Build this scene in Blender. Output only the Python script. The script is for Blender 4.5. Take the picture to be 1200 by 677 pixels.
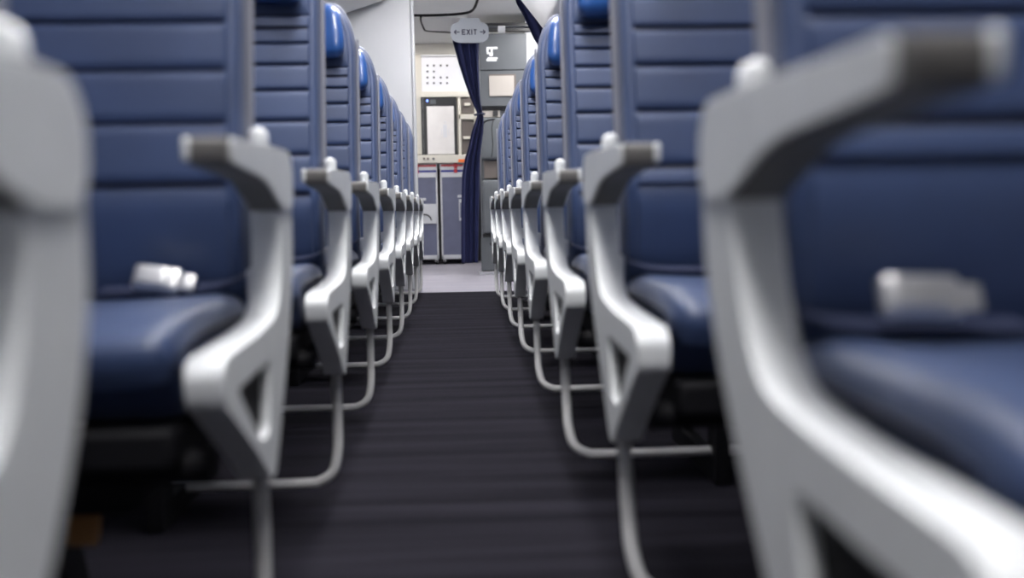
import bpy, bmesh, math, random
from mathutils import Vector, Matrix
for o in list(bpy.data.objects): bpy.data.objects.remove(o)
C = bpy.context.scene.collection
S = bpy.context.scene
random.seed(7)

# ---------------------------------------------------------------- camera
F = 1150.0                      # focal length in pixels of the 1200 wide frame
VX, VY = 536.0, 247.0           # where the aisle direction vanishes
CAM_H = 0.60
PITCH = math.atan((338.5 - VY) / F)
YAW = math.atan((600 - VX) / F * math.cos(PITCH))
cd = bpy.data.cameras.new('camera'); cam = bpy.data.objects.new('camera', cd); C.objects.link(cam)
cd.sensor_width = 36; cd.lens = F / 1200 * 36
cam.location = (0, 0, CAM_H)
ROLL = math.radians(1.0)
cam.rotation_euler = (Matrix.Rotation(-YAW, 3, 'Z') @ Matrix.Rotation(math.pi / 2 - PITCH, 3, 'X')).to_euler()
base_rot = cam.rotation_euler.to_matrix()
# a touch of roll about the line of sight down the aisle
cam.rotation_euler = (Matrix.Rotation(ROLL, 3, 'Y') @ base_rot).to_euler()
cd.dof.use_dof = True; cd.dof.focus_distance = 5.2; cd.dof.aperture_fstop = 2.0
cd.clip_start = 0.02
S.camera = cam

# ---------------------------------------------------------------- world, exposure
w = bpy.data.worlds.new('world'); S.world = w; w.use_nodes = True
w.node_tree.nodes['Background'].inputs[0].default_value = (0.80, 0.87, 1, 1)
w.node_tree.nodes['Background'].inputs[1].default_value = 0.5
S.view_settings.view_transform = 'Standard'; S.view_settings.look = 'None'
S.view_settings.gamma = 1; S.view_settings.use_curve_mapping = False
S.view_settings.exposure = 0.12
CEIL_E, GALLEY_E = 39.0, 4.0

RMAT = cam.rotation_euler.to_matrix()
def P(px, py, Y):
    """point on the vertical plane at depth Y seen at a photo pixel: returns x, z"""
    d = RMAT @ Vector(((px - 600) / F, -(py - 338.5) / F, -1))
    k = Y / d.y
    return d.x * k, CAM_H + d.z * k

# ---------------------------------------------------------------- materials
def mat(name, col, rough=0.5, metal=0.0, spec=0.5, emit=0.0, bump=0.0, bscale=200, var=0.0, vscale=8, coat=0, sheen=0, coatr=0.25):
    m = bpy.data.materials.new(name); m.use_nodes = True
    n = m.node_tree.nodes; l = m.node_tree.links; b = n['Principled BSDF']
    b.inputs['Base Color'].default_value = (*col, 1)
    b.inputs['Roughness'].default_value = rough; b.inputs['Metallic'].default_value = metal
    b.inputs['Specular IOR Level'].default_value = spec
    b.inputs['Coat Weight'].default_value = coat; b.inputs['Coat Roughness'].default_value = coatr
    b.inputs['Sheen Weight'].default_value = sheen
    if emit:
        b.inputs['Emission Color'].default_value = (*col, 1); b.inputs['Emission Strength'].default_value = emit
    tc = n.new('ShaderNodeTexCoord')
    if var:
        t = n.new('ShaderNodeTexNoise'); t.inputs['Scale'].default_value = vscale; t.inputs['Detail'].default_value = 4
        l.new(tc.outputs['Object'], t.inputs['Vector'])
        r = n.new('ShaderNodeValToRGB')
        r.color_ramp.elements[0].position = 0.3; r.color_ramp.elements[1].position = 0.7
        r.color_ramp.elements[0].color = (*[c * (1 - var) for c in col], 1)
        r.color_ramp.elements[1].color = (*[min(1, c * (1 + var)) for c in col], 1)
        l.new(t.outputs['Fac'], r.inputs['Fac']); l.new(r.outputs['Color'], b.inputs['Base Color'])
    if bump:
        t = n.new('ShaderNodeTexNoise'); t.inputs['Scale'].default_value = bscale; t.inputs['Detail'].default_value = 3
        l.new(tc.outputs['Object'], t.inputs['Vector'])
        u = n.new('ShaderNodeBump'); u.inputs['Strength'].default_value = bump; u.inputs['Distance'].default_value = 0.002
        l.new(t.outputs['Fac'], u.inputs['Height']); l.new(u.outputs['Normal'], b.inputs['Normal'])
    return m

M = {}
M['leather'] = mat('leather_blue', (0.027, 0.051, 0.133), 0.48, spec=0.7, bump=0.25, bscale=260, var=0.10, vscale=9, sheen=0.12)
M['seam'] = mat('leather_seam', (0.006, 0.011, 0.035), 0.6)
M['head'] = mat('headrest_leather', (0.016, 0.075, 0.27), 0.38, spec=0.5, bump=0.05, bscale=220, var=0.08, coat=0.6, coatr=0.10)
M['shroud'] = mat('painted_grey_white', (0.72, 0.74, 0.75), 0.42, var=0.03, vscale=20, bump=0.05)
M['underarm'] = mat('taupe_armrest', (0.115, 0.110, 0.105), 0.5, bump=0.2)
M['shell'] = mat('seat_shell_grey', (0.095, 0.11, 0.165), 0.6, var=0.05)
M['tube'] = mat('painted_tube', (0.52, 0.52, 0.52), 0.35)
M['dark'] = mat('dark_metal', (0.008, 0.008, 0.010), 0.6, spec=0.15, var=0.1)
M['chrome'] = mat('brushed_metal', (0.75, 0.75, 0.76), 0.3, metal=0.85)
M['strip'] = mat('seat_edge_strip', (0.20, 0.205, 0.245), 0.6)
M['web'] = mat('belt_webbing', (0.015, 0.022, 0.06), 0.8, bump=0.6, bscale=500)
M['amber'] = mat('amber_fabric', (0.50, 0.25, 0.09), 0.8, bump=0.5)
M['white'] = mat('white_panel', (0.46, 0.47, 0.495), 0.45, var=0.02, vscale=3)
M['cream'] = mat('cream_panel', (0.66, 0.63, 0.56), 0.45, var=0.03)
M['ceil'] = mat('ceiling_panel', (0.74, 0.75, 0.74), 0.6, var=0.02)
M['galleywhite'] = mat('galley_door_white', (0.74, 0.75, 0.80), 0.3, var=0.02)
M['steel'] = mat('oven_steel', (0.62, 0.60, 0.59), 0.33, metal=0.35, var=0.05)
M['black'] = mat('black_plastic', (0.012, 0.012, 0.014), 0.4)
M['brown'] = mat('brown_grey_panel', (0.13, 0.11, 0.10), 0.5)
M['cart'] = mat('cart_blue_grey', (0.115, 0.125, 0.20), 0.4, var=0.08)
M['cartframe'] = mat('cart_aluminium', (0.56, 0.57, 0.60), 0.35, metal=0.3)
M['red'] = mat('red_latch', (0.50, 0.02, 0.03), 0.4)
M['orange'] = mat('orange_sticker', (0.85, 0.18, 0.03), 0.5)
M['bluestripe'] = mat('blue_strip', (0.02, 0.03, 0.25), 0.4)
M['cab'] = mat('cabinet_grey', (0.085, 0.093, 0.104), 0.45, var=0.03)
M['cabseat'] = mat('jump_seat_grey', (0.105, 0.116, 0.127), 0.45, var=0.03)
M['placard'] = mat('beige_placard', (0.40, 0.37, 0.34), 0.5)
M['sign'] = mat('sign_grey', (0.42, 0.45, 0.50), 0.5)
M['ink'] = mat('sign_ink', (0.02, 0.015, 0.05), 0.5)
M['print'] = mat('white_print', (0.85, 0.86, 0.88), 0.5)
M['curtain'] = mat('navy_curtain', (0.002, 0.006, 0.050), 0.85, bump=0.4, bscale=300)
M['bin'] = mat('bin_white', (0.72, 0.72, 0.73), 0.4, var=0.02)
M['lamp'] = mat('lamp_diffuser', (1.0, 0.98, 0.98), 0.5, emit=CEIL_E)
M['glamp'] = mat('galley_lamp_diffuser', (1.0, 0.96, 0.93), 0.5, emit=GALLEY_E)
M['vlamp'] = mat('vestibule_lamp_diffuser', (1.0, 0.98, 0.97), 0.5, emit=36)
M['bluelamp'] = mat('blue_indicator', (0.15, 0.25, 1.0), 0.5, emit=4)

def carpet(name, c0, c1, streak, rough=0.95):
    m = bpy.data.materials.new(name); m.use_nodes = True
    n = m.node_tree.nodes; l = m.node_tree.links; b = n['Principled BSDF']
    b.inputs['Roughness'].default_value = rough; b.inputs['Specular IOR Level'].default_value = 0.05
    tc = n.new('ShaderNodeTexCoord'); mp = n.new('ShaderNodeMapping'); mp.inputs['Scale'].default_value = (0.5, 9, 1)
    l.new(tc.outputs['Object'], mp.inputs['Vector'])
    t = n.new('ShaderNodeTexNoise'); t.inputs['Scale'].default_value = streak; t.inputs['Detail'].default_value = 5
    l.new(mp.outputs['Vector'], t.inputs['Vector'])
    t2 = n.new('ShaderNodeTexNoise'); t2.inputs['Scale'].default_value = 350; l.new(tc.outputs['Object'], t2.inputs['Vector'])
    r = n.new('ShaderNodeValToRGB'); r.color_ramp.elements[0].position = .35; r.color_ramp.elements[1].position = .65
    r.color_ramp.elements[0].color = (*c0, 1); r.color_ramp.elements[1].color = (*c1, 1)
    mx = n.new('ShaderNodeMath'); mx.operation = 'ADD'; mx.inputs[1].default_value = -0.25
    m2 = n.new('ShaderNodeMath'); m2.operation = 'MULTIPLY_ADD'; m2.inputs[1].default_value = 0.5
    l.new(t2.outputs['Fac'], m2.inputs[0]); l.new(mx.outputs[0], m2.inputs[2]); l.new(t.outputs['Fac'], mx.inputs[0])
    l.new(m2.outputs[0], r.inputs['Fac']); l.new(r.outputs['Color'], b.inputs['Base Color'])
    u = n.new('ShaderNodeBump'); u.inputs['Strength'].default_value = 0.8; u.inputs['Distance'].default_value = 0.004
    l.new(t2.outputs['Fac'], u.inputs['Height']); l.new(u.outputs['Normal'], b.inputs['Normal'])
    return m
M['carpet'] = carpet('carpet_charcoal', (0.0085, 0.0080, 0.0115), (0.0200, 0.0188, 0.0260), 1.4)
M['vinyl'] = carpet('galley_floor_grey', (0.26, 0.25, 0.29), (0.33, 0.32, 0.36), 2.0, 0.6)

# ---------------------------------------------------------------- mesh helpers
def obj(name, bm, m, parent=None, smooth=True, mats=None, bevel=0.0, seg=2, ang=35):
    me = bpy.data.meshes.new(name)
    bmesh.ops.recalc_face_normals(bm, faces=bm.faces)
    bm.to_mesh(me); bm.free()
    for x in (mats or [m]): me.materials.append(M[x] if isinstance(x, str) else x)
    if smooth:
        me.polygons.foreach_set('use_smooth', [True] * len(me.polygons))
        me.set_sharp_from_angle(angle=math.radians(40))
    o = bpy.data.objects.new(name, me); C.objects.link(o)
    if parent: o.parent = parent
    if bevel:
        b = o.modifiers.new('bevel', 'BEVEL'); b.width = bevel; b.segments = seg; b.limit_method = 'ANGLE'; b.angle_limit = math.radians(ang)
        b.harden_normals = False
    return o

def box(bm, x0, x1, y0, y1, z0, z1, mi=0):
    vs = [bm.verts.new((x, y, z)) for x in (x0, x1) for y in (y0, y1) for z in (z0, z1)]
    for f in ((0, 1, 3, 2), (4, 6, 7, 5), (0, 4, 5, 1), (2, 3, 7, 6), (0, 2, 6, 4), (1, 5, 7, 3)):
        bm.faces.new([vs[i] for i in f]).material_index = mi
    return vs

def boxo(name, m, b, parent=None, bevel=0.003, **k):
    bm = bmesh.new(); x0, x1, y0, y1, z0, z1 = b
    box(bm, min(x0, x1), max(x0, x1), min(y0, y1), max(y0, y1), min(z0, z1), max(z0, z1))
    return obj(name, bm, m, parent, bevel=bevel, **k)

def rbox(bm, x0, x1, y0, y1, z0, z1, r, n=(8, 8, 8), fn=None, mi=0):
    """rounded box on a fine grid, optional warp function of the point"""
    r = min(r, (x1 - x0) / 2 - 1e-4, (y1 - y0) / 2 - 1e-4, (z1 - z0) / 2 - 1e-4)
    lo = Vector((x0, y0, z0)); hi = Vector((x1, y1, z1)); cache = {}
    def coords(a, b, n):
        k = 4
        e = [a + r * (1 - math.cos(math.pi / 2 * i / k)) for i in range(k)]
        m_ = [a + r + (b - a - 2 * r) * i / n for i in range(n + 1)]
        return e + m_ + [b - (v - a) for v in reversed(e)]
    ax = [coords(lo[i], hi[i], n[i]) for i in range(3)]
    N = [len(a) - 1 for a in ax]
    def V(i, j, k):
        key = (i, j, k)
        if key not in cache:
            p = Vector((ax[0][i], ax[1][j], ax[2][k]))
            c = Vector([min(max(p[q], lo[q] + r), hi[q] - r) for q in range(3)])
            d = p - c
            if d.length > 1e-9:
                # push out to the sphere/cylinder/plane of radius r
                d.normalize(); p = c + d * r
            if fn: p = Vector(fn(p))
            cache[key] = bm.verts.new(p)
        return cache[key]
    def q(a, b, c, d):
        try: bm.faces.new((a, b, c, d)).material_index = mi
        except ValueError: pass
    for i in range(N[0]):
        for j in range(N[1]):
            for k in (0, N[2]): q(V(i, j, k), V(i + 1, j, k), V(i + 1, j + 1, k), V(i, j + 1, k))
    for i in range(N[0]):
        for k in range(N[2]):
            for j in (0, N[1]): q(V(i, j, k), V(i + 1, j, k), V(i + 1, j, k + 1), V(i, j, k + 1))
    for j in range(N[1]):
        for k in range(N[2]):
            for i in (0, N[0]): q(V(i, j, k), V(i, j + 1, k), V(i, j + 1, k + 1), V(i, j, k + 1))

def smoothpath(pts, closed=False, n=6):
    """Catmull-Rom through the points"""
    out = []; L = len(pts); rng = range(L if closed else L - 1)
    for i in rng:
        g = lambda j: Vector(pts[j % L] if closed else pts[min(max(j, 0), L - 1)])
        a, b, c, d = g(i - 1), g(i), g(i + 1), g(i + 2)
        for k in range(n):
            t = k / n
            out.append(0.5 * ((2 * b) + (c - a) * t + (2 * a - 5 * b + 4 * c - d) * t * t + (3 * b - a - 3 * c + d) * t ** 3))
    if not closed: out.append(Vector(pts[-1]))
    return out

def tube(bm, pts, r, seg=10, caps=True):
    rings = []; up = None
    for i, p in enumerate(pts):
        a = pts[max(i - 1, 0)]; b = pts[min(i + 1, len(pts) - 1)]
        t = (Vector(b) - Vector(a)).normalized()
        if up is None:
            up = t.orthogonal().normalized()
        up = (up - t * up.dot(t)).normalized(); s = t.cross(up)
        rr = r[i] if isinstance(r, (list, tuple)) else r
        rings.append([bm.verts.new(Vector(p) + (up * math.cos(2 * math.pi * k / seg) + s * math.sin(2 * math.pi * k / seg)) * rr) for k in range(seg)])
    for a, b in zip(rings, rings[1:]):
        for k in range(seg): bm.faces.new((a[k], a[(k + 1) % seg], b[(k + 1) % seg], b[k]))
    if caps:
        bm.faces.new(rings[0][::-1]); bm.faces.new(rings[-1])

def roundcorners(pts, n=4):
    """pts: (a, b, radius) polygon -> rounded list"""
    out = []; L = len(pts)
    for i in range(L):
        p = Vector(pts[i][:2]); r = pts[i][2] if len(pts[i]) > 2 else 0
        if r <= 0: out.append(p); continue
        a = Vector(pts[i - 1][:2]); b = Vector(pts[(i + 1) % L][:2])
        d1 = a - p; d2 = b - p; r1 = min(r, d1.length * .48, d2.length * .48)
        s = p + d1.normalized() * r1; e = p + d2.normalized() * r1
        for k in range(n + 1):
            t = k / n
            out.append(s * (1 - t) ** 2 + p * 2 * t * (1 - t) + e * t * t)
    return out

def plate(bm, outer, holes, place, w0, w1):
    """fill a 2D outline with holes and give it thickness; place(a, b, w) -> 3D"""
    def side(w):
        es = []; loops = []
        for lp in [outer] + holes:
            vs = [bm.verts.new(place(p[0], p[1], w)) for p in lp]; loops.append(vs)
            for i in range(len(vs)): es.append(bm.edges.new((vs[i], vs[(i + 1) % len(vs)])))
        bmesh.ops.triangle_fill(bm, use_beauty=True, use_dissolve=False, edges=es)
        return loops
    A = side(w0); B = side(w1)
    for la, lb in zip(A, B):
        for i in range(len(la)):
            j = (i + 1) % len(la)
            bm.faces.new((la[i], la[j], lb[j], lb[i]))

def empty(name, loc, label=None, cat=None, group=None):
    o = bpy.data.objects.new(name, None); C.objects.link(o); o.location = loc; o.empty_display_size = 0.1
    tag(o, label, cat, group); return o
def tag(o, label=None, cat=None, group=None, kind=None):
    if label: o['label'] = label
    if cat: o['category'] = cat
    if group: o['group'] = group
    if kind: o['kind'] = kind
    return o
def struct(name, m, b, bevel=0.0):
    return tag(boxo(name, m, b, bevel=bevel, smooth=False), kind='structure')

# ---------------------------------------------------------------- the setting
Y0, YP, YE = -2.2, 7.50, 11.75          # cabin front end, partition, aft end
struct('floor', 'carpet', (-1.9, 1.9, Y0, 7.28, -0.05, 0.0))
tag(boxo('galley_floor', 'vinyl', (-1.9, 1.9, 7.28, YE, -0.05, 0.0), bevel=0), kind='structure')
bpy.data.objects['galley_floor'].name = 'floor_galley'
ZC = 2.40
struct('ceiling', 'ceil', (-1.9, 1.9, Y0, YE, ZC, ZC + .05))
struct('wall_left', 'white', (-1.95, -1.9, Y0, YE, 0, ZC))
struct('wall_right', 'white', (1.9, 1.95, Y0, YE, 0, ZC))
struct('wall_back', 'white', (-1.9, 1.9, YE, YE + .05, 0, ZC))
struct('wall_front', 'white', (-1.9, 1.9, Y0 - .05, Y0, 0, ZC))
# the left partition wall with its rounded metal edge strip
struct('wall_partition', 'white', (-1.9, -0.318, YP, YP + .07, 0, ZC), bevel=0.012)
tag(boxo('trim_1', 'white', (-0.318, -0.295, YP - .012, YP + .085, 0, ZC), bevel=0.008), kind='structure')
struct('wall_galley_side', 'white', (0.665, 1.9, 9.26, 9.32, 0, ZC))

# overhead bins: one body along each side
def prism_y(name, m, prof, y0, y1, parent=None, bevel=0.01):
    bm = bmesh.new(); plate(bm, [Vector(p) for p in prof], [], lambda a, b, w_: (a, w_, b), y0, y1)
    return obj(name, bm, m, parent, bevel=bevel)
def bins(s, prof, y1, label):
    root = empty('overhead_bin', (s * 1.0, y1, 1.75), label, 'overhead bin', None)
    b = prism_y('bin_body', 'bin', roundcorners(prof), Y0 + .02, y1, root, bevel=0)
    b.matrix_parent_inverse = root.matrix_world.inverted()
    b.location = (-s * 1.0, -y1, -1.75)
    return root
bins(1, [(0.462, ZC - .003), (0.462, 2.16, .03), (0.66, 1.905, .03), (1.0, 1.74, .08), (1.85, 1.70), (1.85, ZC - .003)], 7.26, 'white overhead bin over the right seats, slanting above the dark curtain')
bins(-1, [(-0.455, ZC - .003), (-0.455, 2.17, .03), (-0.82, 2.05, .05), (-1.1, 1.86, .05), (-1.85, 1.80), (-1.85, ZC - .003)], 7.40, 'white overhead bin over the left seats beside the partition')

# ceiling lamps along the aisle (out of frame above, they light the cabin)
for y in (0.1, 1.7, 3.3, 4.9, 6.4):
    r = empty('ceiling_light', (0, y, ZC), 'long white ceiling light panel above the aisle', 'ceiling light', 'ceiling lights above the aisle')
    boxo('frame', 'white', (-.24, .24, -.44, .44, -.022, -.001), r, bevel=.004)
    boxo('diffuser', 'lamp', (-.20, .20, -.40, .40, -.028, -.0221), r, bevel=0, smooth=False)
r = empty('ceiling_light', (-.30, 10.93, ZC), 'white galley light hidden behind the cream valance above the doors', 'ceiling light')
boxo('frame', 'white', (-.60, .62, -.10, .10, -.022, -.001), r, bevel=.004)
boxo('diffuser', 'glamp', (-.57, .59, -.08, .08, -.028, -.0221), r, bevel=0, smooth=False)
r = empty('ceiling_light', (.95, 8.6, ZC), 'white ceiling light over the vestibule by the right cabinet', 'ceiling light')
boxo('frame', 'white', (-.3, .3, -.3, .3, -.022, -.001), r, bevel=.004)
boxo('diffuser', 'vlamp', (-.27, .27, -.27, .27, -.028, -.0221), r, bevel=0, smooth=False)

for x_, l_ in ((.45, 'unseen fill light added behind the right storage cabinet'), (-.85, 'unseen galley fill light added behind the left partition')):  # added fill lamps, placed out of sight to brighten the galley valance
    r = empty('ceiling_light', (x_, 10.62 if x_ > 0 else 10.25, ZC), l_, 'ceiling light')
    boxo('frame', 'white', (-.2, .2, -.2, .2, -.022, -.001), r, bevel=.004)
    boxo('diffuser', 'vlamp', (-.17, .17, -.17, .17, -.028, -.0221), r, bevel=0, smooth=False)
r = empty('ceiling_light', (-.95, 8.5, ZC), 'white ceiling light over the vestibule behind the left partition', 'ceiling light')
boxo('frame', 'white', (-.3, .3, -.3, .3, -.022, -.001), r, bevel=.004)
boxo('diffuser', 'vlamp', (-.27, .27, -.27, .27, -.028, -.0221), r, bevel=0, smooth=False)

# ---------------------------------------------------------------- seats
# local frame of a seat unit: a = across, from the aisle face of the shroud outward; u = forward (towards the camera, -Y); z up
def build_seat(s):
    root = empty('airline_seat', (0, 0, 0))
    pl = lambda u, z, a: (s * a, -u, z)
    kf = -.13 if s < 0 else .05
    ps = lambda u, z, a: (s * a, -(u + kf * max(0, .6 - z)), z)
    def fl(fn=None):                      # mirror the across axis
        def g(p):
            if fn: p = Vector(fn(p))
            return (s * p[0], p[1], p[2])
        return g
    # --- backrest with pleats
    seams = [0.644, 0.729, 0.804, 0.872, 0.929, 0.977, 1.012, 1.040] if s < 0 else [0.667, 0.758, 0.833, 0.895, 0.947, 0.992, 1.028, 1.054]
    def front(z):                         # u of the back's front face
        if z < .64: return 0.000 + 0.040 * math.sin(math.pi / 2 * max(0, (z - .44)) / .20)
        t = (z - .64) / .6
        return 0.040 - 0.085 * t - 0.02 * t * t
    def loft(name, m, a0, a1, ztop, rt, nf, off, th, leather, sub=None):
        bm = bmesh.new(); W = a1 - a0; ac = (a0 + a1) / 2
        zs = []; z = .44
        while z < ztop - .018: zs.append(z); z += .0030
        zs += [ztop - v for v in (.018, .013, .009, .006, .0035, .0015, .0003)]
        rings = []; bol = .009
        for z in zs:
            h = W / 2
            if z > ztop - rt:
                q = (z - (ztop - rt)) / rt; h = W / 2 - .078 * (1 - math.sqrt(max(1 - q * q, 0)))
            e = 0.0
            if z > ztop - .018: q = (z - ztop + .018) / .018; e = .018 * (1 - math.sqrt(max(0, 1 - q * q)))
            inner = W / 2 - bol; pts = []
            xs = [-h + .0 * k for k in ()]
            half = [0, .15, .3, .45, .6, .72, .82, .90, .96, .985, 1.0]
            pos = [t * min(inner, h - .02) for t in half] + [min(inner, h - .02) + t * (h - min(inner, h - .02)) for t in (.12, .3, .5, .7, .85, .95, 1.0)]
            pos = [-v for v in reversed(pos[1:])] + pos
            for ax_ in pos:
                ax = abs(ax_); dep = front(z) + off - e
                r0 = .014; ro = max(0, (ax - (h - r0)) / r0)
                dep -= r0 * (1 - math.sqrt(max(0, 1 - min(1, ro) ** 2)))
                if leather:
                    lim = min(inner, h - .02)
                    if ax > lim: dep += .002 * math.sin(math.pi * min(1, (ax - lim) / max(h - lim, .001)))
                    else:
                        if z > .64:
                            lo = max([s_ for s_ in seams if s_ <= z] + [.55]); hi = min([s_ for s_ in seams if s_ > z] + [1.30])
                            t = (z - lo) / (hi - lo); dep += .008 * (1 - abs(2 * t - 1) ** 8) - .002
                        elif z > .47:
                            t = (z - .47) / .17; dep += .009 * (1 - abs(2 * t - 1) ** 4) - .003
                pts.append((ax_, dep))
            bk = front(z) + off - th + e
            pts += [(h, bk + .018), (h - .006, bk + .006), (h - .02, bk), (-h + .02, bk), (-h + .006, bk + .006), (-h, bk + .018)]
            rings.append([bm.verts.new((s * (ac + p[0]), -p[1], z)) for p in pts])
        n = len(rings[0]); nfr = len(pos)
        for i in range(len(rings) - 1):
            zm = (zs[i] + zs[i + 1]) / 2
            isseam = leather and (min(abs(zm - q) for q in seams) < .0035 or abs(zm - .46) < .008)
            for k in range(n):
                f = bm.faces.new((rings[i][k], rings[i][(k + 1) % n], rings[i + 1][(k + 1) % n], rings[i + 1][k]))
                if isseam and 7 <= k < nfr - 8: f.material_index = 1
        bm.faces.new(rings[0]); bm.faces.new(rings[-1][::-1])
        return obj(name, bm, None, root, mats=m)
    def make_back(a0, a1):
        W = a1 - a0; ac = (a0 + a1) / 2
        o = loft('backrest', ['leather', 'seam'], a0 + .004, a1 - .004, 1.236, .165, 0, 0, .045, True)
        loft('back_shell', ['shell'], a0, a1, 1.246, .175, 0, -.008, .070, False)
        # headrest
        bm = bmesh.new(); hw = W / 2 - .028
        def hf(p):
            x = (p[0] - ac) / hw
            f = front(p[2])
            y = p[1] - f - .030 * abs(x) ** 2.5 - .004 * math.sin((p[2] - 1.07) / .15 * math.pi)
            tz = max(0, (p[2] - 1.10) / .13)
            return (ac + (p[0] - ac) * (1 - .09 * tz ** 2), y, p[2] - .010 * x * x)
        rbox(bm, ac - hw, ac + hw, -.062, .02, 1.068, 1.232, .034, (14, 3, 6), fl(hf))
        h_ = obj('headrest', bm, 'head', root)
        # cushion
        bm = bmesh.new()
        def cf(p):
            x = (p[0] - ac) / (W / 2); u = -p[1]
            z = p[2]
            if z > .42: z += .010 * abs(x) ** 3 + .004 * math.sin(min(max(u / .4, 0), 1) * math.pi)
            if u > .28: z -= (.018 if z > .42 else -.012) * ((u - .28) / .13) ** 2
            y = p[1] + (.055 * ((.484 - p[2]) / .12) ** 1.3 * max(0, (u - .2) / .21) if p[2] < .484 else 0)
            return (p[0], y, z)
        rbox(bm, a0 + .002, a1 - .002, -.412, -.012, .365, .484, .034, (12, 12, 3), fl(cf))
        c = obj('seat_cushion', bm, 'leather', root)
        bm = bmesh.new()                   # piped seam round the cushion
        path = []
        for u in [.05 + .30 * i / 12 for i in range(13)]: path.append(fl(cf)(Vector((a0 + .0005, -u, .449))))
        tube(bm, [Vector(p) for p in path], .0028, 6)
        obj('piping', bm, 'seam', c)
        # seat pan
        boxo('seat_pan', 'dark', (s * (a0 + .01), s * (a1 - .01), -.385, .02, .325, .372), root, bevel=.008)
        return o
    A0, A1 = .060, .498
    make_back(A0, A1)
    make_back(.560, 1.0)
    # --- white side shroud with window, arm and nose
    rear = [(0.018, .675, .02), (0.0, .655, .02), (0.000, .60, .02), (.008, .545, .03), (.040, .480, .04), (.090, .415, .04), (.150, .352, .04), (.213, .285, .02), (.232, .268, .012)]
    outer = rear + [(.262, .270, .012), (.300, .302, .02), (.440, .392, .02), (.464, .402, .012), (.466, .440, .016), (.445, .454, .02), (.250, .459, .06), (.150, .470, .04), (.105, .530, .05), (.085, .610, .02), (.085, .645, .01), (.06, .675, .01)]
    hole = roundcorners([(.222, .418, .014), (.408, .413, .014), (.305, .330, .014), (.255, .330, .014)][::-1])
    bm = bmesh.new()
    plate(bm, roundcorners(outer), [hole], ps, 0, .040)
    sh = obj('side_shroud', bm, 'shroud', root, bevel=.0075, seg=3, ang=40)
    bm = bmesh.new(); plate(bm, [Vector(p) for p in ((.215, .422), (.416, .418), (.305, .325), (.250, .330))], [], ps, .012, .018)
    obj('opening_shade', bm, 'dark', sh)  # dark sheet imitating the shaded view through the open window
    # --- armrest: white shell with grey pad underneath and in front
    bm = bmesh.new()
    arm = [(.372, .682, .006), (.02, .688, .03), (-.003, .662, .02), (-.001, .622, .02), (.02, .606, .02), (.070, .606, .01), (.105, .614, .03), (.185, .643, .05), (.372, .656, .006)]
    plate(bm, roundcorners(arm), [], pl, -.003, .044)
    arm_o = obj('armrest', bm, 'shroud', root, bevel=.008, seg=3, ang=40)
    bm = bmesh.new()
    pad = [(.390, .682, .010), (.05, .6905, .006), (.05, .684), (.371, .678), (.371, .660), (.19, .647, .04), (.107, .6175, .03), (.080, .609), (.084, .6035), (.107, .611, .02), (.20, .6415, .05), (.390, .6535, .010)]
    plate(bm, roundcorners(pad), [], pl, .001, .040)
    obj('armrest_pad', bm, 'underarm', arm_o, bevel=.003, seg=2, ang=40)
    bm = bmesh.new()
    rbox(bm, .038, .047, -.392, -.360, .657, .682, .0044, (1, 2, 1), fl())
    obj('end_cap', bm, 'shroud', arm_o)
    # hinge cap above the rear of the armrest, slim side strip
    bm = bmesh.new()
    def hc(p): return (p[0], p[1] - (p[2] - .68) * .12, p[2])
    rbox(bm, .028, .052, -.034, .008, .660, .722, .0115, (2, 2, 4), fl(hc))
    obj('hinge_cap', bm, 'shroud', root)
    bm = bmesh.new()
    def ss(p): return (p[0], p[1] - front(p[2]), p[2])
    rbox(bm, A0 - .007, A0 - .0005, .022, .050, .690, 1.130, .003, (1, 1, 20), fl(ss))
    obj('side_strip', bm, 'strip', root)
    # inboard armrest between the two seats of the unit
    bm = bmesh.new()
    rbox(bm, .506, .552, -.37, .05, .652, .690, .012, (1, 4, 1), fl()); rbox(bm, .512, .546, -.06, .03, .40, .66, .01, (1, 1, 4), fl())
    obj('inner_armrest', bm, 'underarm', root)
    # --- baggage bar: from the shroud's toe down, then across in front of the legs
    pts = [(.020, .232, .300), (.020, .236, .25), (.020, .248, .16), (.021, .262, .115), (.030, .274, .078), (.056, .280, .060), (.095, .281, .056), (.3, .281, .056), (.7, .281, .056), (1.02, .281, .056)]
    zb_ = .042 if s < 0 else .066; kb = 0 if s < 0 else .12
    pp = smoothpath([Vector(ps(u + kb * max(0, .27 - z), z if z > .2 else zb_ + (z - .056) * (.144 + .056 - zb_ + .0) / .144, a)) for a, u, z in pts], n=6)
    bm = bmesh.new(); tube(bm, pp, .0105, 12)
    obj('baggage_bar', bm, 'tube', root)
    # --- structure under the seat: two beams and two legs
    bm = bmesh.new()
    for u in (.10, .33):
        tube(bm, [Vector((s * .042, -u, .318)), Vector((s * 1.02, -u, .318))], .019, 12)
    obj('beam', bm, 'dark', root)
    for a in (.33, .90):
        bm = bmesh.new()
        lp = roundcorners([(.36, .31), (.07, .31), (-.02, .012, .03), (-.05, 0), (.36, 0), (.36, .02, .01), (.33, .03, .02), (.05, .035, .05), (.13, .27, .03), (.28, .27, .03), (.30, .04), (.335, .04)])
        lp = roundcorners([(.37, .32), (.06, .32), (-.06, .03, .02), (-.06, 0), (.38, 0), (.38, .03, .01)])
        hl = roundcorners([(.30, .27, .03), (.12, .27, .03), (.03, .05, .02), (.31, .05, .03)][::-1])
        plate(bm, lp, [hl], pl, a, a + .03)
        obj('leg', bm, 'dark', root, bevel=.003)
    # belt anchor at the hip of the seat
    bm = bmesh.new(); rbox(bm, .042, .054, -.070, -.022, .485, .525, .0055, (1, 1, 1), fl())
    an = obj('belt_anchor', bm, 'chrome', root)
    bm = bmesh.new()
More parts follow.
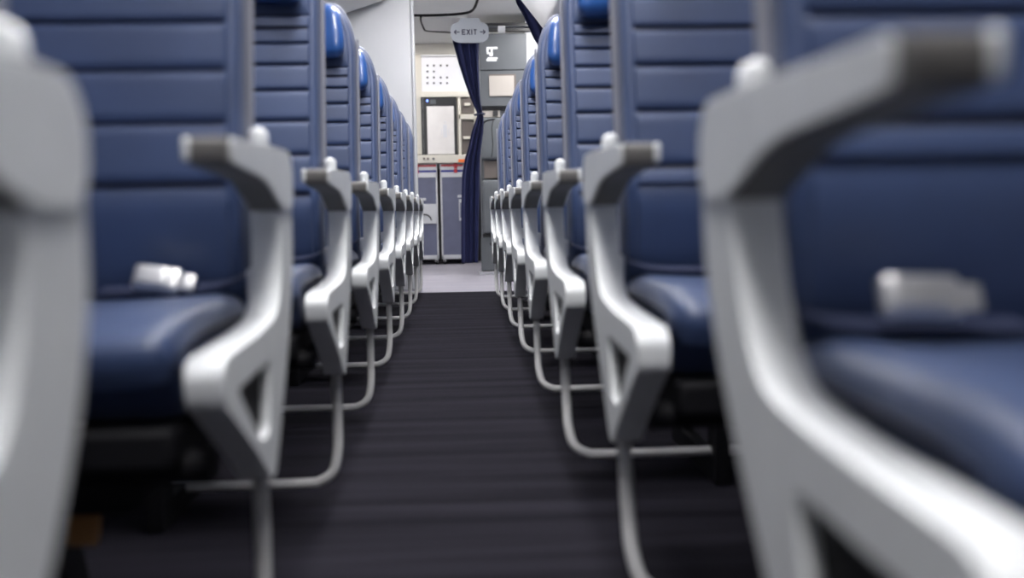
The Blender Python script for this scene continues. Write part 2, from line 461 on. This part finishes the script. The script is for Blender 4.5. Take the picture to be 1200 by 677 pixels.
    path = smoothpath([Vector((s * a, -u, z)) for a, u, z in ((.062, .050, .512), (.085, .060, .503), (.13, .065, .498), (.19, .072, .497), (.25, .070, .4965))], n=5)
    prev = None
    for p in path:
        v = [bm.verts.new(p + Vector((0, dy, dz))) for dy, dz in ((-.023, -.001), (.023, .004), (.023, .007), (-.023, .002))]
        if prev:
            for k in range(4): bm.faces.new((prev[k], prev[(k + 1) % 4], v[(k + 1) % 4], v[k]))
        else: bm.faces.new(v[::-1])
        prev = v
    bm.faces.new(prev)
    obj('seat_belt', bm, 'web', root)
    return root

def buckle(root, s, a, u, z, rot):
    e = root
    bm = bmesh.new()
    rbox(bm, -.036, .028, -.009, .009, -.018, .018, .007, (4, 1, 3))
    rbox(bm, -.032, .012, -.014, -.006, -.013, .015, .006, (4, 1, 3), mi=0)
    rbox(bm, .022, .046, -.004, .004, -.012, .012, .0038, (2, 1, 3))
    bmesh.ops.transform(bm, matrix=Matrix.Translation((s * a, -u, z)) @ Matrix.Rotation(rot, 4, 'Y') @ Matrix.Rotation(math.radians(-25), 4, 'X'), verts=bm.verts)
    return obj('belt_buckle', bm, 'chrome', root)

def copy_tree(o, parent=None):
    c = o.copy(); C.objects.link(c)
    if parent: c.parent = parent
    for ch in list(o.children): copy_tree(ch, c)
    return c

PITCH_M = 0.79
XL, XR = -0.239, 0.213
protoL = build_seat(-1); protoR = build_seat(1)
labL = ['nearest left seat, only its grey-white side shroud and armrest in view at the left edge',
        'blue leather seat on the left with silver buckle, just behind the nearest left armrest',
        'third blue aisle seat from the camera on the left side',
        'fourth left aisle seat, the nearest left one whose whole headrest shows against the white partition',
        'fifth blue aisle seat from the camera on the left side',
        'sixth blue aisle seat from the camera on the left side',
        'seventh blue aisle seat from the camera on the left side',
        'second to last blue aisle seat on the left before the white partition',
        'last and smallest left aisle seat, right in front of the white partition']
labR = ['nearest right seat, heavily blurred, with large silver belt buckle on its blue cushion',
        'second right aisle seat, its whole armrest and triangular side shroud in view',
        'third right aisle seat, its blue headrest cut by the top of the frame',
        'fourth right aisle seat, the nearest right one whose headrest top is in view',
        'fifth blue aisle seat from the camera on the right side',
        'sixth blue aisle seat from the camera on the right side',
        'second to last blue aisle seat on the right before the vestibule',
        'last and smallest right aisle seat, beside the grey jump seat cabinet']
seats = {}
for side, proto, labs, d0, X in (('L', protoL, labL, 0.82, XL), ('R', protoR, labR, 1.07, XR)):
    for i, lab in enumerate(labs):
        o = proto if i == len(labs) - 1 else copy_tree(proto)
        o.location = (X, (d0 + i) * PITCH_M, 0)
        tag(o, lab, 'seat', 'blue aisle seats on the left' if side == 'L' else 'blue aisle seats on the right')
        seats[side, i] = o
buckle(seats['L', 1], -1, .165, .085, .514, math.radians(8))
buckle(seats['R', 0], 1, .150, .100, .526, math.radians(2))
# amber pull tag of the life vest pouch below the second left seat
bm = bmesh.new(); rbox(bm, -.240, -.203, -.255, -.249, .205, .300, .0028, (2, 1, 6), lambda p: (p[0], p[1] + .012 * math.sin((p[2] - .21) * 40), p[2]))
tg = obj('life_vest_tag', bm, 'amber', seats['L', 1]); tg['label'] = 'amber brown fabric pull tag'
bm = bmesh.new(); rbox(bm, -.34, -.12, -.34, -.16, .262, .322, .02, (3, 3, 2)); obj('life_vest_pouch', bm, 'dark', seats['L', 1])

# ---------------------------------------------------------------- aft galley unit
YG = 11.10
def pb(name, m, x0, y0, x1, y1, Yf, depth, parent=None, bevel=.003, off=0.0, **k):
    """box whose front face fills the pixel rectangle at depth Yf (a real box of given depth)"""
    X0, Z1 = P(x0, y0, Yf); X1, Z0 = P(x1, y1, Yf)
    return boxo(name, m, (X0, X1, Yf - off, Yf + depth, Z0, Z1), parent, bevel=bevel, **k)
gal = empty('galley_unit', (0, 0, 0), 'cream galley wall with dotted white door and black-framed oven at the aisle end', 'galley')
boxo('carcass', 'cream', (-1.25, .60, YG + .012, YG + .60, 1.24, 2.36), gal, bevel=0.004)
d = pb('upper_door', 'galleywhite', 493.5, 66, 549, 107, YG, .01, gal, off=.012)
for j, py in enumerate((77, 84, 91, 97.5)):
    for i, px in enumerate((501, 508.5, 516.5, 524)):
        if j == 1 and i > 1: continue
        x, z = P(px, py, YG)
        bm = bmesh.new(); tube(bm, [Vector((x, YG - .016, z)), Vector((x, YG - .0118, z))], .0125, 10); obj('vent_hole', bm, 'cab', d)
x0, z0 = P(494, 62, YG)
boxo('valance', 'cream', (-1.25, .60, YG - .32, YG - .29, 2.285, 2.398), gal, bevel=.006)
pb('valance_trim', 'cartframe', 493, 62.5, 549, 66, YG, .01, gal, off=.03)
pb('rail', 'brown', 496, 60, 549, 62.2, YG, .01, gal, off=.02)
pb('shelf_edge', 'cream', 493, 107.5, 549, 113.5, YG, .01, gal, off=.03)
ov = pb('oven', 'black', 493, 114.5, 536, 181, YG, .012, gal, off=.02)
pb('oven_door', 'steel', 500, 125, 533, 180.5, YG, .0, ov, off=.035)
pb('oven_trim', 'cartframe', 495.2, 114.5, 497, 181, YG, .0, ov, off=.03, bevel=.001)
pb('control_label', 'cab', 504, 117, 511, 122, YG, .0, ov, off=.024, bevel=.001)
x, z = P(500.8, 118.3, YG); bm = bmesh.new(); tube(bm, [Vector((x, YG - .03, z)), Vector((x, YG - .019, z))], .011, 12); obj('indicator_lamp', bm, 'bluelamp', ov)
# the faint bottle shaped mark on the oven door
bm = bmesh.new()
for (a, b, c, e) in ((519, 146, 524, 161), (521, 142, 522.6, 144), (517, 151, 518, 158), (525.3, 151, 526.3, 158)):
    X0, Z1 = P(a, b, YG - .035); X1, Z0 = P(c, e, YG - .035); box(bm, X0, X1, YG - .038, YG - .0352, Z0, Z1)
obj('door_mark', bm, 'cartframe', ov, bevel=.001)
pb('compartment_column', 'cream', 536.5, 114, 541, 181, YG, .01, gal, off=.03)
c1 = pb('compartment', 'brown', 541, 114, 556, 133, YG, .01, gal, off=.008); pb('latch', 'cream', 544, 121, 551, 124, YG, 0, c1, off=.03)
pb('shelf_edge', 'cream', 537, 134.5, 556, 139.5, YG, .01, gal, off=.03)
c1 = pb('compartment', 'brown', 541, 141, 556, 179, YG, .01, gal, off=.008); pb('latch', 'cream', 543, 160, 551, 163, YG, 0, c1, off=.03)
ct = pb('galley_counter', 'cream', 480, 182.2, 562, 190.5, YG, -.001, None, off=.07)
tag(ct, 'cream counter above the carts with orange sticker and small knobs', 'counter')
for px, m_ in ((497, 'brown'), (501.5, 'brown'), (508, 'cab')):
    x, z = P(px, 186, YG - .07); bm = bmesh.new(); tube(bm, [Vector((x, YG - .095, z)), Vector((x, YG - .071, z))], .013, 12); obj('tap_knob', bm, m_, ct)
pb('sticker', 'orange', 537, 186.5, 549, 190, YG - .071, 0, ct, off=.002, bevel=0)
tag(boxo('cart_bay_shade', 'black', (-1.9, 1.9, YE - .03, YE, 0, 1.10), bevel=0), kind='structure')  # black sheet on the back wall standing in for shade under the carts

def cart(px0, px1, label, hand):
    x0, _ = P(px0, 300, YG); x1, _ = P(px1, 300, YG)
    zt = P(500, 192, YG)[1]; zb = P(500, 304, YG)[1]
    rt = empty('service_cart', ((x0 + x1) / 2, YG, 0), label, 'cart', 'service carts under the counter')
    W = (x1 - x0) / 2 - .004
    def sub(name, m, a0, py0, a1, py1, off, parent, dep=.012, bv=.002):
        z1_ = P(500, py0, YG)[1]; z0_ = P(500, py1, YG)[1]
        return boxo(name, m, (a0, a1, -off, -off + dep, z0_, z1_), parent, bevel=bv)
    boxo('body', 'cartframe', (-W, W, -.01, .53, zb, zt), rt, bevel=.006)
    dr = sub('door', 'cart', -W + .018, 207, W - .018, 302, .018, rt, .02)
    sub('door_rail', 'cartframe', -W + .004, 204, W - .004, 208, .026, dr, .02)
    sub('door_rail', 'cartframe', -W + .004, 299, W - .004, 303.5, .026, dr, .02)
    sub('door_rail', 'cartframe', -W + .002, 204, -W + .02, 303.5, .026, dr, .02)
    sub('door_rail', 'cartframe', W - .02, 204, W - .002, 303.5, .026, dr, .02)
    sub('top_band', 'bluestripe', -W + .01, 199.5, W - .01, 202, .014, rt)
    sub('top_band', 'red', -W + .01, 193, W - .01, 195.5, .014, rt)
    for py in ((192, 198), (198.5, 203)):
        xo = -W * .72 if hand == 'plate' else W * .3
        sub('latch', 'red', xo - .016, py[0], xo + .02, py[1], .03, rt, .02)
    if hand == 'plate':
        h = sub('handle_plate', 'cartframe', -W + .01, 239, W - .015, 262, .034, dr, .02)
        bm = bmesh.new(); zc = P(500, 255, YG)[1]
        tube(bm, smoothpath([Vector((-.05, -.036, zc + .03)), Vector((0, -.045, zc + .035)), Vector((.04, -.045, zc + .01)), Vector((.055, -.036, zc - .03))], n=5), .006, 8)
        obj('handle', bm, 'dark', h)
        sub('label_strip', 'cartframe', -W + .01, 232, .0, 235, .03, dr)
    else:
        h = sub('handle_plate', 'cartframe', W - .062, 234, W - .028, 259, .036, dr, .02)
        sub('grip', 'cart', W - .052, 238, W - .038, 256, .039, h, .006)
        sub('label_strip', 'cartframe', W - .075, 229, W - .02, 232, .032, dr)
    for sx in (-1, 1):
        bm = bmesh.new(); x = sx * (W - .03); tube(bm, [Vector((x - .012, .03, .032)), Vector((x + .012, .03, .032))], .032, 14)
        obj('wheel', bm, 'black', rt)
        bm = bmesh.new(); box(bm, x - .016, x + .016, .005, .055, .03, zb + .01); obj('caster', bm, 'chrome', rt)
    return rt
cart(486.5, 515.2, 'blue grey service cart with wide white handle plate, left of the two below the counter', 'plate')
cart(517.4, 546, 'blue grey service cart with slim upright handle, half behind the blue curtain', 'slim')

# ---------------------------------------------------------------- right storage cabinet and jump seat
YC = 9.20
cab = empty('storage_cabinet', (0, 0, 0), 'tall grey cabinet with white lettering and beige placard right of the curtain', 'cabinet')
xa, zt = P(561, 39, YC); xb, zb = P(617, 125, YC)
xr = xb + .01
boxo('carcass', 'cab', (xa, xr, YC + .015, YC + .55, 0, zt), cab, bevel=.006)
ud = pb('upper_door', 'cab', 562, 40, 615.5, 81.5, YC, .02, cab, bevel=.004)
ld = pb('lower_door', 'cab', 562, 83, 615.5, 124, YC, .02, cab, bevel=.004)
pb('placard_recess', 'brown', 573, 87, 605, 112.5, YC, .0, ld, off=.003, bevel=0)
pb('placard', 'placard', 573, 89, 602.5, 112.5, YC, 0, ld, off=.012)
bm = bmesh.new()
for (a, b, c, e) in ((570, 55, 583, 57.5), (570, 57.6, 572.6, 61.4), (575, 57.6, 577.4, 61.4), (570.6, 61.5, 577.6, 63.4), (573.4, 63.5, 577.6, 65.8), (571.2, 67.3, 583, 69.1), (570, 69.2, 582, 71.6)):
    X0, Z1 = P(a, b, YC); X1, Z0 = P(c, e, YC); box(bm, X0, X1, YC - .003, YC - .0005, Z0, Z1)
obj('lettering', bm, 'print', ud)
pb('ledge', 'dark', 561.5, 125.5, 600, 128.5, YC, .02, cab, off=.01)
pl_ = pb('latch_panel', 'placard', 563, 129, 586, 137.5, YC, .02, cab, off=.0)
pb('latch', 'black', 577.5, 129.5, 583.5, 136, YC, 0, pl_, off=.02)
pb('knob', 'black', 563.5, 131.5, 567, 135, YC, 0, pl_, off=.03, bevel=.006)
pb('plinth', 'cartframe', 561.5, 318, 600, 322, YC, .02, cab, off=.006)

js = empty('jump_seat', (0, 0, 0), 'folded grey jump seat with rounded back mounted on the right cabinet', 'jump seat')
X0, Z1 = P(563, 138, YC - .05); X1, Z0 = P(600, 187, YC - .05)
def jf(p): return (p[0], p[1] - .0, p[2])
bm = bmesh.new(); rbox(bm, X0, X1, YC - .07, YC - .003, Z0, Z1, .03, (3, 1, 6)); obj('backrest', bm, 'cabseat', js)
bm = bmesh.new()
sp = smoothpath([Vector((P(a, b, YC - .072)[0], YC - .071, P(a, b, YC - .072)[1])) for a, b in ((564.5, 152), (566, 145), (571, 141), (580, 139.5))], n=5); tube(bm, sp, .006, 6)
sp = smoothpath([Vector((P(a, b, YC - .072)[0], YC - .071, P(a, b, YC - .072)[1])) for a, b in ((578, 141), (576.5, 150), (577.5, 170), (576, 184))], n=5); tube(bm, sp, .003, 6)
obj('seam', bm, 'dark', js)
pb('hinge_housing', 'brown', 567, 189, 583, 209, YC, 0, js, off=.03)
pb('hinge_housing', 'cabseat', 583.3, 188, 587, 212, YC, 0, js, off=.05)
X0, Z1 = P(565.5, 211, YC - .05); X1, Z0 = P(600, 273, YC - .05)
bm = bmesh.new(); rbox(bm, X0, X1, YC - .08, YC - .003, Z0, Z1, .02, (3, 1, 6)); obj('seat_panel', bm, 'cabseat', js)
pb('latch_bar', 'black', 565.5, 274, 600, 276.5, YC - .03, .03, js, off=0)
pb('base_panel', 'cabseat', 563.5, 278, 600, 316, YC, 0, js, off=.02)
pb('handle', 'black', 574, 284, 578, 287, YC, 0, js, off=.035)

# ---------------------------------------------------------------- curtains
def curtain(name, rows, Y, folds, amp, label, sub=3):
    """rows: (z, x left, x right); pleats in depth; solid cloth"""
    rows = sorted(rows); Z = []; n = 60
    bm = bmesh.new(); grid = []
    dense = []
    for a, b in zip(rows, rows[1:]):
        k = max(2, int((b[0] - a[0]) / .03))
        for i in range(k):
            t = i / k; dense.append([a[j] * (1 - t) + b[j] * t for j in range(3)])
    dense.append(list(rows[-1]))
    for z, xl, xr_ in dense:
        row = []
        for i in range(n + 1):
            t = i / n
            y = Y + amp * math.sin(t * folds * 2 * math.pi + .5 * math.sin(z * 3)) + amp * .35 * math.sin(t * folds * 4.6 * math.pi + z * 2)
            row.append(bm.verts.new((xl + (xr_ - xl) * t, y, z)))
        grid.append(row)
    for a, b in zip(grid, grid[1:]):
        for i in range(n): bm.faces.new((a[i], a[i + 1], b[i + 1], b[i]))
    o = obj(name, bm, 'curtain'); 
    so = o.modifiers.new('solid', 'SOLIDIFY'); so.thickness = .003
    return tag(o, label, 'curtain')
YK = 8.30
def row(py, a, b): 
    return (P(a, py, YK)[1], P(a, py, YK)[0], P(b, py, YK)[0])
ztop = 2.385
r_ = [row(47, 530, 561), row(60, 533.5, 561), row(75, 537.5, 561), row(95, 544, 561.5), row(112, 550, 562), row(124, 555, 563.5), row(131, 558.5, 565), row(136, 559, 566), row(143, 556.5, 566.5),
      row(155, 552.5, 566), row(170, 549.5, 564), row(185, 545, 562.5), row(205, 541.5, 562), row(240, 540.5, 561.5), row(308, 540.5, 560)]
r_ += [row(34, 536, 561)]
cur = curtain('curtain', r_, YK, 3, .016, 'navy blue curtain tied at its waist, hanging under the exit sign')
x, z = P(562, 134, YK)
bm = bmesh.new(); tube(bm, [Vector((x + .042 * math.cos(t), YK + .042 * math.sin(t), z + .004 * math.cos(t))) for t in [2 * math.pi * i / 24 for i in range(25)]], .007, 6, caps=False)
obj('tieback', bm, 'web', cur)
YR = 7.95
def row2(py, a, xr_): return (P(a, py, YR)[1], P(a, py, YR)[0], xr_)
curtain('curtain', [(ztop, P(599, -12, YR)[0], .98), row2(5, 605.5, .99), row2(20, 614, 1.0), row2(45, 625, 1.02), row2(60, 634, 1.04), (1.55, .90, 1.06), (1.40, .98, 1.08), (1.2, .93, 1.1), (.9, .90, 1.12), (.2, .9, 1.12)], YR, 5, .022,
        'dark navy curtain drawn aside under the right overhead bin')
# curtain rail
zr = P(600, 31.5, YK)[1]
rl = empty('curtain_rail', (.3, YK, zr), 'thin curtain rail with small white bracket running right from the exit sign', 'curtain rail')
bm = bmesh.new(); tube(bm, [Vector((P(536, 31, YK)[0] - .3, 0, 0)), Vector((.46, 0, 0)), Vector((.475, 0, .02)), Vector((.475, 0, ZC - zr - .001))], .010, 8); obj('bar', bm, 'cab', rl)
X0, Z1 = P(583.5, 31, YK); X1, Z0 = P(592, 38.5, YK)
boxo('bracket', 'print', (X0 - .3, X1 - .3, -.03, .02, Z0 - zr, Z1 - zr), rl)

# ---------------------------------------------------------------- hanging exit sign
YS = 8.21
sg = empty('exit_sign', (0, 0, 0), 'grey rounded exit sign with two arrows hanging from the ceiling', 'sign')
cx, cz = P(550.5, 37.5, YS); hw = (P(572.5, 37, YS)[0] - P(528, 37, YS)[0]) / 2; hh = (P(550, 25, YS)[1] - P(550, 50, YS)[1]) / 2
bm = bmesh.new()
pr = []
for k in range(64):
    t = 2 * math.pi * k / 64; c_, s2 = math.cos(t), math.sin(t)
    pr.append(Vector((cx + hw * math.copysign(abs(c_) ** .60, c_), cz + hh * math.copysign(abs(s2) ** .60, s2))))
plate(bm, pr, [], lambda a, b, w_: (a, w_, b), YS, YS + .03)
pn = obj('panel', bm, 'sign', sg, bevel=.004)
bm = bmesh.new()
mp = [(cx - .11, cz + hh * .7), (cx + .11, cz + hh * .7), (cx + .07, cz + hh + .028), (cx - .07, cz + hh + .028)]
plate(bm, [Vector(p) for p in mp], [], lambda a, b, w_: (a, w_, b), YS + .006, YS + .024)
obj('mount', bm, 'sign', sg, bevel=.003)
# lettering: plain strokes
bm = bmesh.new(); pxm = YS / F
def stroke(x0, z0, x1, z1, t=.0085):
    a = Vector((x0, 0, z0)); b = Vector((x1, 0, z1)); d = (b - a).normalized(); nrm = Vector((-d.z, 0, d.x)) * t / 2
    vs = []
    for y in (YS - .002, YS - .0003):
        for p in (a - nrm, a + nrm, b + nrm, b - nrm): vs.append(bm.verts.new((p.x, y, p.z)))
    bm.faces.new(vs[:4]); bm.faces.new(vs[4:][::-1])
    for k in range(4): bm.faces.new((vs[k], vs[(k + 1) % 4], vs[4 + (k + 1) % 4], vs[4 + k]))
H = .022; lw = .026; gap = .011; x = cx - (3 * lw + 0.012 + 3 * gap) / 2
stroke(x, cz - H, x, cz + H); stroke(x, cz - H + .004, x + lw, cz - H + .004); stroke(x, cz, x + lw * .85, cz); stroke(x, cz + H - .004, x + lw, cz + H - .004); x += lw + gap
stroke(x, cz - H, x + lw, cz + H); stroke(x, cz + H, x + lw, cz - H); x += lw + gap + .004
stroke(x, cz - H, x, cz + H); x += .004 + gap
stroke(x, cz + H - .004, x + lw, cz + H - .004); stroke(x + lw / 2, cz - H, x + lw / 2, cz + H)
obj('lettering', bm, 'ink', sg, smooth=False)
for s_ in (-1, 1):
    bm = bmesh.new()
    e = cx + s_ * .128
    stroke(e, cz, e - s_ * .046, cz, .008); stroke(e, cz, e - s_ * .018, cz + .017, .008); stroke(e, cz, e - s_ * .018, cz - .017, .008)
    obj('arrow', bm, 'ink', sg, smooth=False)


# ---------------------------------------------------------------- ceiling panels over the vestibule
def on_ceiling(px, py, zc):
    d = RMAT @ Vector(((px - 600) / F, -(py - 338.5) / F, -1)); k = (zc - CAM_H) / d.z
    return d.x * k, d.y * k
def ceil_panel(name, pix, zc, th, m, label, rad):
    pts = [on_ceiling(a, b, zc) + (rad,) for a, b in pix]
    bm = bmesh.new(); plate(bm, roundcorners(pts, 6), [], lambda a, b, w_: (a, b, w_), zc, ZC - .001)
    o = obj(name, bm, m, bevel=.012, seg=3, ang=60); tag(o, label, 'ceiling panel'); return o
p1 = ceil_panel('ceiling_panel', [(470, 17.5), (553, 15), (560, -8), (470, -8)], 2.355, .04, 'ceil', 'grey rounded ceiling panel above the galley opening', .22)
def rim(parent, pix, zc, r=.012):
    bm = bmesh.new(); tube(bm, smoothpath([Vector((*on_ceiling(a, b, zc), zc)) for a, b in pix], n=5), r, 8)
    return obj('rim', bm, 'dark', parent)
rim(p1, [(478, 17.8), (500, 18), (530, 17), (549, 14.5), (556, 9), (559.5, 0), (560, -6)], 2.36)
p2 = ceil_panel('ceiling_panel', [(499, 36), (548, 38), (548, 21), (492, 21)], 2.365, .04, 'ceil', 'small ceiling hatch with dark rim behind the exit sign', .06)
rim(p2, [(493, 20.5), (493.5, 25), (496.5, 33), (500, 35.8), (515, 37), (535, 38)], 2.37, .010)
pb('header_gap_shade', 'black', 562, 27, 622, 36, YC + .02, .05, cab, off=0, bevel=0)  # black block standing in for the shade in the gap above the cabinet
